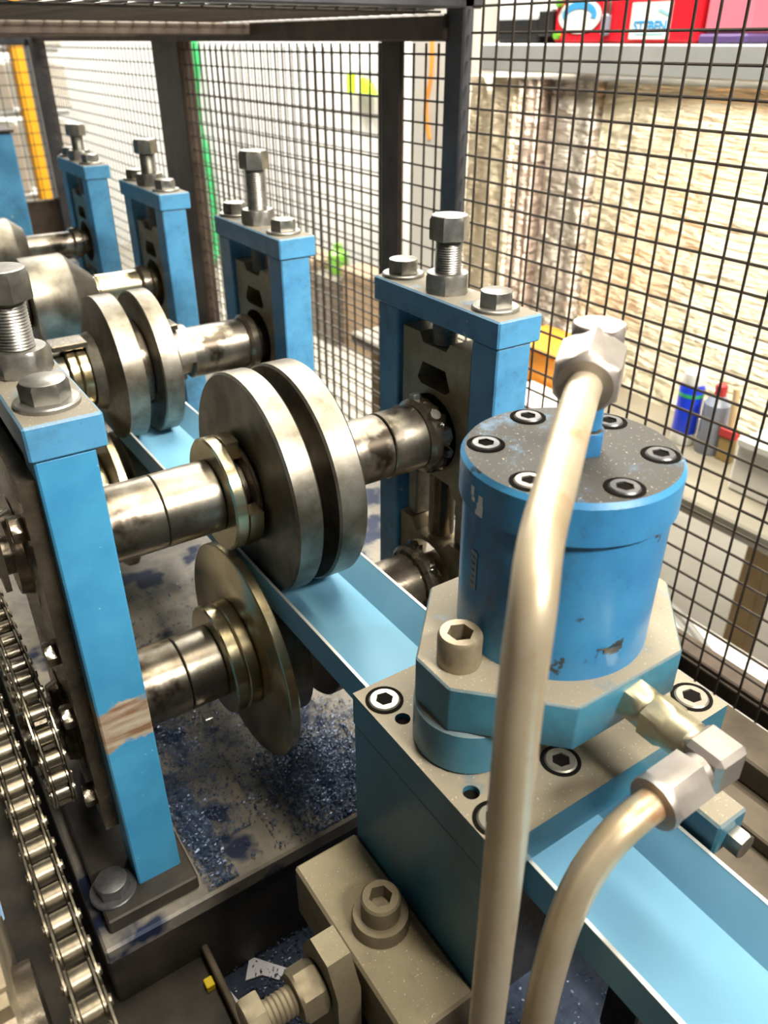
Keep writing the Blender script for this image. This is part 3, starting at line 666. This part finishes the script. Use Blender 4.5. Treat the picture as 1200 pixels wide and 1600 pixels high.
def sprocket(x0, x1, y, z, r, n, name, label, mat, hub=0.1):
    pts = []
    for i in range(n):
        for f_, rr in ((0.0, r - 0.045), (0.28, r - 0.045), (0.42, r + 0.012), (0.58, r + 0.012), (0.72, r - 0.045)):
            a = 2 * math.pi * (i + f_) / n; pts.append((y + rr * math.cos(a), z + rr * math.sin(a)))
    t = thing(name, label, 'sprocket', ((x0 + x1) / 2, y, z), 'chain sprockets')
    MB().prism(pts, [circle(y, z, hub, 24)], 0, x0, x1).build('toothed_wheel', mat, t)
    MB().lathe((x0 - 0.05, y, z), X, [(0, 0.03), (0, hub + 0.02), (x1 - x0 + 0.10, hub + 0.02), (x1 - x0 + 0.10, 0.03)], 28).build('hub', 'oily_steel', t)
sprocket(0.122, 0.168, YC, cz, r_s, 18, 'chain_sprocket', 'dark sprocket in the farther chain beside the left stand', 'oily_steel')
sprocket(-0.20, -0.165, 1.55, -2.35, 0.42, 14, 'chain_sprocket', 'pale toothed wheel at the lower left picture edge', 'bearing_iron', 0.12)
tag(MB().box(-0.42, -0.235, 3.0, 3.5, -4.10, -3.74, 0.02).build('junction_box', 'pale_blue'), 'pale blue box glimpsed at the left edge behind the near chain', 'box')
tag(MB().box(0.45, 0.49, 2.12, 2.17, -3.75, -3.71, 0.004).build('warning_tag', 'yellow'), 'small yellow tag on the dark frame under the bed', 'tag')

# ================================================================== wire guards
GX = 3.85
WM = {}
def wire(axis, L, r=0.0085):
    k = (axis, round(L, 3), r)
    if k not in WM:
        m = MB(); d = Vector((0, 0, 1)) if axis == 2 else (Vector((0, 1, 0)) if axis == 1 else Vector((1, 0, 0)))
        m.lathe((0, 0, 0), d, [(0, r), (L, r)], 6); WM[k] = local(m, 'wire', 'wire_dark')
    return WM[k]
def screen(t, axis_h, fixed, h0, h1, z0, z1, pitch, skip_ends=False):
    """square wire mesh in the plane x=fixed (axis_h 1) or y=fixed (axis_h 0)"""
    o0 = Vector(t['_o'])
    def put(p, me):
        o = D.objects.new('wire', me); COL.objects.link(o); o.parent = t; o.location = W(*p) - o0
    n = int((h1 - h0) / pitch)
    for i in range(n + 1):
        h = h0 + i * pitch
        put((fixed, h, z0) if axis_h == 1 else (h, fixed, z0), wire(2, z1 - z0))
    k = int((z1 - z0) / pitch)
    for i in range(k + 1):
        zz = z0 + i * pitch
        put((fixed + 0.018, h0, zz) if axis_h == 1 else (h0, fixed + 0.018, zz), wire(axis_h, h1 - h0))
MP = 0.147
# near panel, right of the corner post
t = thing('mesh_guard', 'square wire mesh guard panel right of the corner post, in front of the foil', 'machine guard', (GX, 2.5, -4.0), 'wire mesh guards')
screen(t, 1, GX, 0.35, 4.74, -3.92, 1.45, MP)
MB().box(GX + 0.03, GX + 0.20, -0.5, 4.75, -3.62, -3.44, 0.01).build('bottom_rail', 'guard_brown', t)
MB().box(GX - 0.04, GX + 0.13, -0.6, 4.7, -4.35, -3.98, 0.01).build('bottom_beam', 'frame_dark', t)
MB().box(GX + 0.0, GX + 0.16, 0.0, 0.16, ZF, 1.5, 0.012).build('post', 'guard_black', t)
# cage
t = thing('guard_cage', 'dark welded tube cage with wire mesh around the far stands', 'machine guard', (GX, 9, ZF), 'wire mesh guards')
MB().box(GX - 0.03, GX + 0.06, 4.77, 4.97, ZF, 0.26, 0.012).build('corner_post', 'guard_black', t)
MB().box(GX - 0.0, GX + 0.05, 5.54, 5.80, ZF, 0.05, 0.012).build('post', 'guard_brown', t)
MB().box(GX - 0.02, GX + 0.16, 9.9, 10.75, ZF, 0.05, 0.012).build('post', 'guard_brown', t)
MB().box(GX - 0.14, GX + 0.13, 16.4, 16.9, ZF, 0.05, 0.012).build('post', 'guard_black', t)
MB().box(-2.2, GX + 0.13, 4.77, 4.97, 0.185, 0.30, 0.012).build('front_top_tube', 'guard_black', t)
MB().box(GX - 0.06, GX + 0.13, 4.94, 16.9, 0.0, 0.16, 0.012).build('side_top_tube', 'guard_brown', t)
MB().box(-2.2, GX, 16.6, 16.8, -0.06, 0.10, 0.012).build('rear_top_tube', 'guard_black', t)
MB().box(-2.2, GX, 16.6, 16.75, ZF, -2.55, 0.012).build('rear_sheet', 'guard_brown', t)
for yy in (7.9, 11.0, 14.0): MB().box(-2.2, GX - 0.06, yy, yy + 0.14, 0.05, 0.15, 0.01).build('roof_bar', 'guard_brown', t)
roof = thing('roof_mesh', 'wire mesh roof of the guard cage along the top of the picture', 'machine guard', (1.0, 10, 0.16), 'wire mesh guards')
for i in range(78):
    o = D.objects.new('wire', wire(0, 6.0)); COL.objects.link(o); o.parent = roof; o.location = W(-2.2, 5.0 + i * MP, 0.17) - Vector(roof['_o'])
for i in range(41):
    o = D.objects.new('wire', wire(1, 11.6)); COL.objects.link(o); o.parent = roof; o.location = W(-2.15 + i * MP, 4.98, 0.188) - Vector(roof['_o'])
screen(t, 1, GX + 0.02, 4.95, 16.5, -3.9, -0.01, MP * 1.0)
t = thing('guard_screen', 'second wire mesh screen standing just behind the cage side', 'machine guard', (5.2, 7.5, ZF), 'wire mesh guards')
screen(t, 1, 5.2, 7.85, 14.0, -6.0, -0.05, 0.19)
MB().box(5.17, 5.26, 7.75, 7.85, ZF, 0.0, 0.01).build('post', 'guard_brown', t)
MB().box(5.17, 5.26, 14.0, 14.12, ZF, 0.0, 0.01).build('post', 'guard_brown', t)
t = thing('guard_screen', 'wire mesh end screen in front of the orange rack column', 'machine guard', (2.6, 16.7, -2.55), 'wire mesh guards')
screen(t, 0, 16.5, 1.4, 3.7, -2.55, -0.06, 0.19)

# ================================================================== background: bench, foil bundles, shelf
ZB = -3.46
t = thing('work_bench', 'long low bench behind the mesh guard carrying the foil bundles', 'bench', (7.2, 5.5, ZF))
MB().box(5.6, 8.55, 1.4, 9.2, ZB - 0.16, ZB, 0.02).build('bench_top', 'bench_top', t)
for yy in (1.6, 4.0, 6.4, 8.7):
    for xx in (5.8, 8.2): MB().box(xx, xx + 0.3, yy, yy + 0.3, ZF, ZB - 0.16, 0.02).build('leg', 'wood', t)
def bundle(y0, y1, z1, x0, mat, label, seed):
    rnd = random.Random(seed); ny, nz = 14, 22; v, f = [], []
    for j in range(nz + 1):
        for i in range(ny + 1):
            yy = y0 + (y1 - y0) * i / ny; zz = ZB + (z1 - ZB) * j / nz
            e_ = min(i, ny - i, 2) / 2
            v.append((x0 + 0.06 * (1 - e_) ** 2 + 0.012 * math.sin(i * 1.1 + seed) + rnd.uniform(-0.006, 0.006), yy, zz))
    o_ = len(v)
    for j in range(nz + 1):
        for i in range(ny + 1):
            yy = y0 + (y1 - y0) * i / ny; zz = ZB + (z1 - ZB) * j / nz; v.append((x0 + 1.4, yy, zz))
    n1 = ny + 1
    for j in range(nz):
        for i in range(ny):
            a = j * n1 + i; f.append((a, a + n1, a + n1 + 1, a + 1)); b = o_ + a; f.append((b, b + 1, b + n1 + 1, b + n1))
    for j in range(nz):
        for i in (0, ny):
            a = j * n1 + i; f.append((a, a + n1, o_ + a + n1, o_ + a))
    for i in range(ny):
        for j in (0, nz):
            a = j * n1 + i; f.append((a, a + 1, o_ + a + 1, o_ + a))
    m = MB().raw(v, f); bmesh.ops.recalc_face_normals(m.bm, faces=m.bm.faces)
    return tag(m.build('foil_bundle', mat, ang=60), label, 'foil bundle', 'foil insulation bundles on the bench')
bundle(2.2, 6.52, -0.36, 7.10, 'foil_bubble', 'widest bundle of shiny bubble foil insulation, at the right', 1)
bundle(6.55, 7.33, -0.36, 7.12, 'foil_grey', 'grey smooth foil wrapped bundle left of the bubble foil', 2)
bundle(7.36, 7.78, -0.36, 7.05, 'foil_pink', 'narrow pinkish foil wrapped bundle', 3)
bundle(7.81, 8.8, -0.36, 7.10, 'foil_warm', 'golden foil bundle beside the white wall pipe', 4)
t = thing('steel_shelf', 'grey steel shelf beam above the foil bundles', 'shelf', (7.9, 5.5, -0.33))
MB().box(7.0, 7.12, 1.5, 8.38, -0.30, -0.02, 0.015).build('front_beam', 'shelf_grey', t)
MB().box(7.12, 8.8, 1.5, 8.38, -0.10, -0.03, 0.01).build('shelf_board', 'shelf_grey', t)
for yy in (1.55, 8.2): MB().box(8.6, 8.8, yy, yy + 0.18, ZF, -0.10, 0.01).build('upright', 'shelf_grey', t)
def text(body, size, loc, rot, name, mat, parent, ext=0.002):
    c = D.curves.new(name, 'FONT'); c.body = body; c.size = size; c.extrude = ext; c.offset = size * 0.03; c.align_x = 'CENTER'; c.align_y = 'CENTER'
    o = D.objects.new('tmp', c); COL.objects.link(o)
    me = D.meshes.new_from_object(o.evaluated_get(bpy.context.evaluated_depsgraph_get())); D.objects.remove(o)
    me.materials.append(M[mat]); r = D.objects.new(name, me); COL.objects.link(r); r.rotation_euler = rot
    r.parent = parent; r.location = Vector(loc) - Vector(parent['_o']); return r
def case():
    t = thing('tool_case', 'bright red metal tool case with oval badge and white sticker on the shelf', 'tool case', (7.5, 6.4, -0.02))
    MB().box(7.10, 8.1, 5.46, 7.32, -0.02, 0.95, 0.03).build('case_body', 'red_case', t)
    # badge and sticker lie on the front face, seen from the left
    m = MB(); n = 28; yc, zc = 6.95, 0.225
    m.prism([(yc + 0.30 * math.cos(2 * math.pi * i / n), zc + 0.155 * math.sin(2 * math.pi * i / n)) for i in range(n)], [], 0, 7.090, 7.10)
    bd = m.build('oval_badge', 'label_white', t)
    m = MB()
    up = [(yc + 0.24 * math.cos(math.radians(a)), zc + 0.015 + 0.115 * math.sin(math.radians(a))) for a in range(-20, 201, 10)]
    dn = [(yc + 0.17 * math.cos(math.radians(a)), zc + 0.005 + 0.06 * math.sin(math.radians(a))) for a in range(200, -21, -10)]
    m.prism(up + dn, [], 0, 7.086, 7.09); m.build('badge_arc', 'label_blue', bd)
    st = MB().box(7.090, 7.10, 5.775, 6.255, 0.02, 0.325, 0).build('sticker', 'label_white', t)
    text('STEBEN', 0.118 * S, W(7.088, 6.01, 0.125), (math.pi / 2, 0, -math.pi / 2), 'lettering', 'label_blue', st, 0.0004)
    MB().box(7.087, 7.09, 5.84, 6.18, 0.055, 0.068, 0).build('fine_print', 'label_teal', st)
    MB().prism([(5.80, 0.20), (5.94, 0.25), (5.90, 0.27), (5.80, 0.225)], [], 0, 7.087, 7.09).build('swoosh', 'label_teal', st)
    for zz in (0.06, 0.35): MB().cyl((7.05, 7.24, zz), (7.11, 7.24, zz), 0.04, 16).build('bumper', 'green_plastic', t)
    MB().box(7.03, 7.10, 6.50, 6.60, 0.05, 0.24, 0.02).build('padlock', 'bottle_grey', t)
    MB().tube([(7.065, 6.52, 0.23), (7.065, 6.52, 0.34), (7.065, 6.55, 0.37), (7.065, 6.58, 0.34), (7.065, 6.58, 0.23)], 0.016, 10, 4).build('shackle', 'bolt_zinc', t)
case()
t = thing('equipment_box', 'black plastic equipment box left of the red case', 'box', (7.5, 7.8, -0.02))
MB().box(7.10, 7.7, 7.55, 8.25, -0.02, 0.24, 0.03).build('box_body', 'black_plastic', t)
MB().box(7.08, 7.5, 7.34, 7.56, 0.05, 0.30, 0.02).build('box_lid', 'black_plastic', t)
t = thing('parts_tray', 'pink translucent tray with dark rim at the right end of the shelf', 'tray', (7.5, 5.1, -0.02))
plain('tray_pink', (0.75, 0.20, 0.28), 0.4); plain('tray_purple', (0.10, 0.06, 0.20), 0.4)
MB().box(7.11, 7.8, 4.95, 5.42, 0.06, 0.75, 0.04).build('tray_body', 'tray_pink', t)
MB().box(7.09, 7.82, 4.93, 5.44, -0.02, 0.06, 0.02).build('tray_rim', 'tray_purple', t)
# things on the bench
t = thing('spray_can', 'blue spray can with white cap and green band standing on the bench', 'spray can', (6.52, 4.36, ZB))
MB().lathe((6.52, 4.36, ZB), (0, 0, 1), [(0, 0.11), (0.02, 0.12), (0.12, 0.12)], 24).build('can_base', 'label_white', t)
MB().lathe((6.52, 4.36, ZB + 0.12), (0, 0, 1), [(0, 0.12), (0.46, 0.12), (0.50, 0.10)], 24).build('can_body', 'can_blue', t)
MB().lathe((6.52, 4.36, ZB + 0.50), (0, 0, 1), [(0, 0.122), (0.035, 0.122)], 24).build('band', 'hose_green', t)
MB().lathe((6.52, 4.36, ZB + 0.62), (0, 0, 1), [(0, 0.10), (0.02, 0.105), (0.11, 0.10), (0.13, 0.08)], 24).build('cap', 'label_white', t)
t = thing('plastic_bottle', 'grey blue plastic bottle right of the spray can', 'bottle', (6.56, 4.08, ZB))
MB().lathe((6.56, 4.08, ZB), (0, 0, 1), [(0, 0.12), (0.02, 0.13), (0.50, 0.13), (0.58, 0.06)], 24).build('bottle_body', 'bottle_grey', t)
MB().lathe((6.56, 4.08, ZB + 0.58), (0, 0, 1), [(0, 0.055), (0.10, 0.055), (0.11, 0.045)], 20).build('bottle_cap', 'red_paint', t)
t = thing('paint_brush', 'paint brush with red ferrule and brown handle leaning beside the bottles', 'paint brush', (6.5, 3.86, ZB))
MB().box(6.47, 6.53, 3.78, 3.94, ZB, ZB + 0.24, 0.01).build('bristles', 'bottle_brown', t)
MB().box(6.46, 6.54, 3.77, 3.95, ZB + 0.24, ZB + 0.33, 0.01).build('ferrule', 'red_paint', t)
MB().tube([(6.5, 3.86, ZB + 0.33), (6.5, 3.87, ZB + 0.5), (6.5, 3.89, ZB + 0.72)], 0.032, 12, 4).build('handle', 'wood', t)
t = thing('carton', 'cream open carton on the bench at the right picture edge', 'carton', (6.4, 3.2, ZB))
MB().box(6.05, 6.95, 2.6, 3.5, ZB, ZB + 0.5, 0.02).build('carton_body', 'white_sheet', t)
MB().box(6.0, 6.1, 2.62, 3.48, ZB + 0.45, ZB + 0.52, 0.01).build('carton_flap', 'white_sheet', t)
t = thing('storage_bin', 'orange storage bin beside the near blue stand, behind the mesh', 'storage bin', (6.7, 6.35, ZB))
MB().box(6.35, 7.0, 6.0, 6.85, ZB, ZB + 0.40, 0.03).build('bin_body', 'orange', t)
MB().box(6.31, 7.02, 5.97, 6.88, ZB + 0.40, ZB + 0.46, 0.015).build('bin_rim', 'orange', t)
tag(MB().box(5.75, 6.30, 5.2, 6.3, ZB, ZB + 0.07, 0.01).build('white_board', 'white_sheet'), 'white board lying flat on the bench below the orange bin', 'board')
# floor clutter seen through the mesh
t = thing('white_crate', 'large white crate on the floor between guard and bench', 'crate', (5.0, 2.6, ZF))
MB().box(4.35, 5.45, 1.2, 3.35, ZF, -4.55, 0.03).build('crate_body', 'white_sheet', t)
MB().box(4.30, 5.48, 1.15, 3.40, -4.55, -4.48, 0.012).build('crate_lid', 'white_sheet', t)
tag(MB().tube([(5.62, 5.6, ZF + 0.05), (5.64, 4.6, ZF + 0.05), (5.64, 3.9, -6.0), (5.56, 3.6, -4.75), (5.36, 3.3, -4.40), (5.0, 2.4, -4.43), (4.7, 1.3, -4.43)], 0.035, 12, 6).build('hose', 'cable_grey'), 'grey hose draped over the white crate', 'hose')
# far items by the wall
tag(MB().box(9.0, 9.28, 10.9, 11.12, ZF, 3.0, 0.02).build('wall_pipe', 'white_sheet'), 'white vertical post just right of the dark corner post', 'post')
t = thing('control_cabinet', 'grey white electric cabinet post with wires behind the corner post', 'cabinet', (9.6, 13.2, ZF))
MB().box(9.4, 10.3, 11.9, 13.2, ZF, 1.2, 0.03).build('cabinet_body', 'white_sheet', t)
MB().box(9.36, 9.40, 12.0, 13.1, -5.5, 0.9, 0.01).build('cabinet_door', 'wall_white', t)
MB().tube([(9.34, 12.5, 0.0), (9.30, 12.45, -0.5), (9.32, 12.6, -1.0), (9.34, 12.5, -1.5)], 0.035, 10, 6).build('cable', 'orange', t)
tag(MB().tube([(13.6, 34.0, 2.5), (13.6, 33.4, -0.4), (13.55, 33.7, -2.5), (13.6, 33.2, -4.5), (13.5, 33.0, -7.4), (13.0, 32.6, ZF + 0.12)], 0.16, 10, 6).build('garden_hose', 'hose_green'), 'green hose hanging on the white ribbed wall', 'hose')
t = thing('hivis_vest', 'fluorescent yellow green vest hanging on the far wall', 'vest', (13.6, 22.5, -2.0))
MB().prism([(21.80, -1.30), (22.27, -1.30), (22.27, -0.86), (22.2, -0.78), (21.9, -0.78)], [], 0, 13.6, 13.75).build('vest_panel', 'hivis', t)
MB().prism([(20.80, -1.30), (21.40, -1.30), (21.44, -0.85), (21.0, -1.05)], [], 0, 13.55, 13.72).build('vest_panel', 'hivis', t)
MB().box(13.62, 13.73, 21.40, 21.80, -1.28, -0.80, 0.01).build('vest_lining', 'white_sheet', t)
MB().box(13.66, 13.8, 20.9, 22.2, -0.80, -0.74, 0.01).build('hanger', 'black_plastic', t)
plain('carton_brown', (0.36, 0.25, 0.15), 0.7, 0.0, (0.28, 0.20, 0.13), 6); plain('crate_dark', (0.16, 0.14, 0.11), 0.6)
for (x0_, y0_, y1_, z1_, mt, lb) in ((12.3, 22.3, 24.4, -5.9, 'carton_brown', 'brown carton by the far wall, left of the dark crate'), (12.1, 20.9, 22.2, -6.2, 'crate_dark', 'dark crate standing by the far wall between brown cartons'), (12.4, 19.3, 20.8, -5.8, 'carton_brown', 'brown carton by the far wall, right of the dark crate')):
    k_ = thing('floor_carton', lb, 'carton', ((x0_ + 13.3) / 2, (y0_ + y1_) / 2, ZF), 'cartons by the far wall')
    MB().box(x0_, 13.3, y0_, y1_, ZF, z1_, 0.04).build('carton_body', mt, k_)
    MB().box(x0_ - 0.03, 13.33, y0_ - 0.03, y1_ + 0.03, z1_ - 0.25, z1_ + 0.02, 0.03).build('carton_lid', mt, k_)
tag(MB().lathe((12.7, 21.5, -6.18), (0, 0, 1), [(0, 0.3), (0.05, 0.32), (0.6, 0.32), (0.75, 0.14), (0.9, 0.14)], 20).build('green_bottle', 'green_plastic'), 'bright green bottle on the dark crate by the far wall', 'bottle')
t = thing('storage_rack', 'orange rack column with white stacked boxes beyond the end screen', 'rack', (4.5, 21.5, ZF))
m = MB().box(4.15, 4.58, 20.0, 20.35, ZF, 1.5, 0.03); m.build('rack_column', 'rack_orange', t)
for zz in (-1.30, -0.10, -3.0, -4.6): MB().box(2.6, 5.2, 20.36, 20.5, zz - 0.10, zz, 0.02).build('rack_beam', 'shelf_grey', t)
rows = ((-4.6, 'lowest'), (-3.0, 'second'), (-1.30, 'third'), (-0.10, 'top'))
for zz, nm_ in rows:
    for xx, sd in ((3.05, 'left of'), (4.30, 'right behind')):
        hgt = 0.92 if nm_ != 'second' else 1.45
        tag(MB().box(xx, xx + 1.05, 20.55, 21.7, zz, zz + hgt, 0.05).build('storage_box', 'white_sheet'), 'white box on the %s rack shelf, %s the orange column' % (nm_, sd), 'box', 'white boxes on the far rack')
for o in D.objects:
    if '_o' in o: del o['_o']
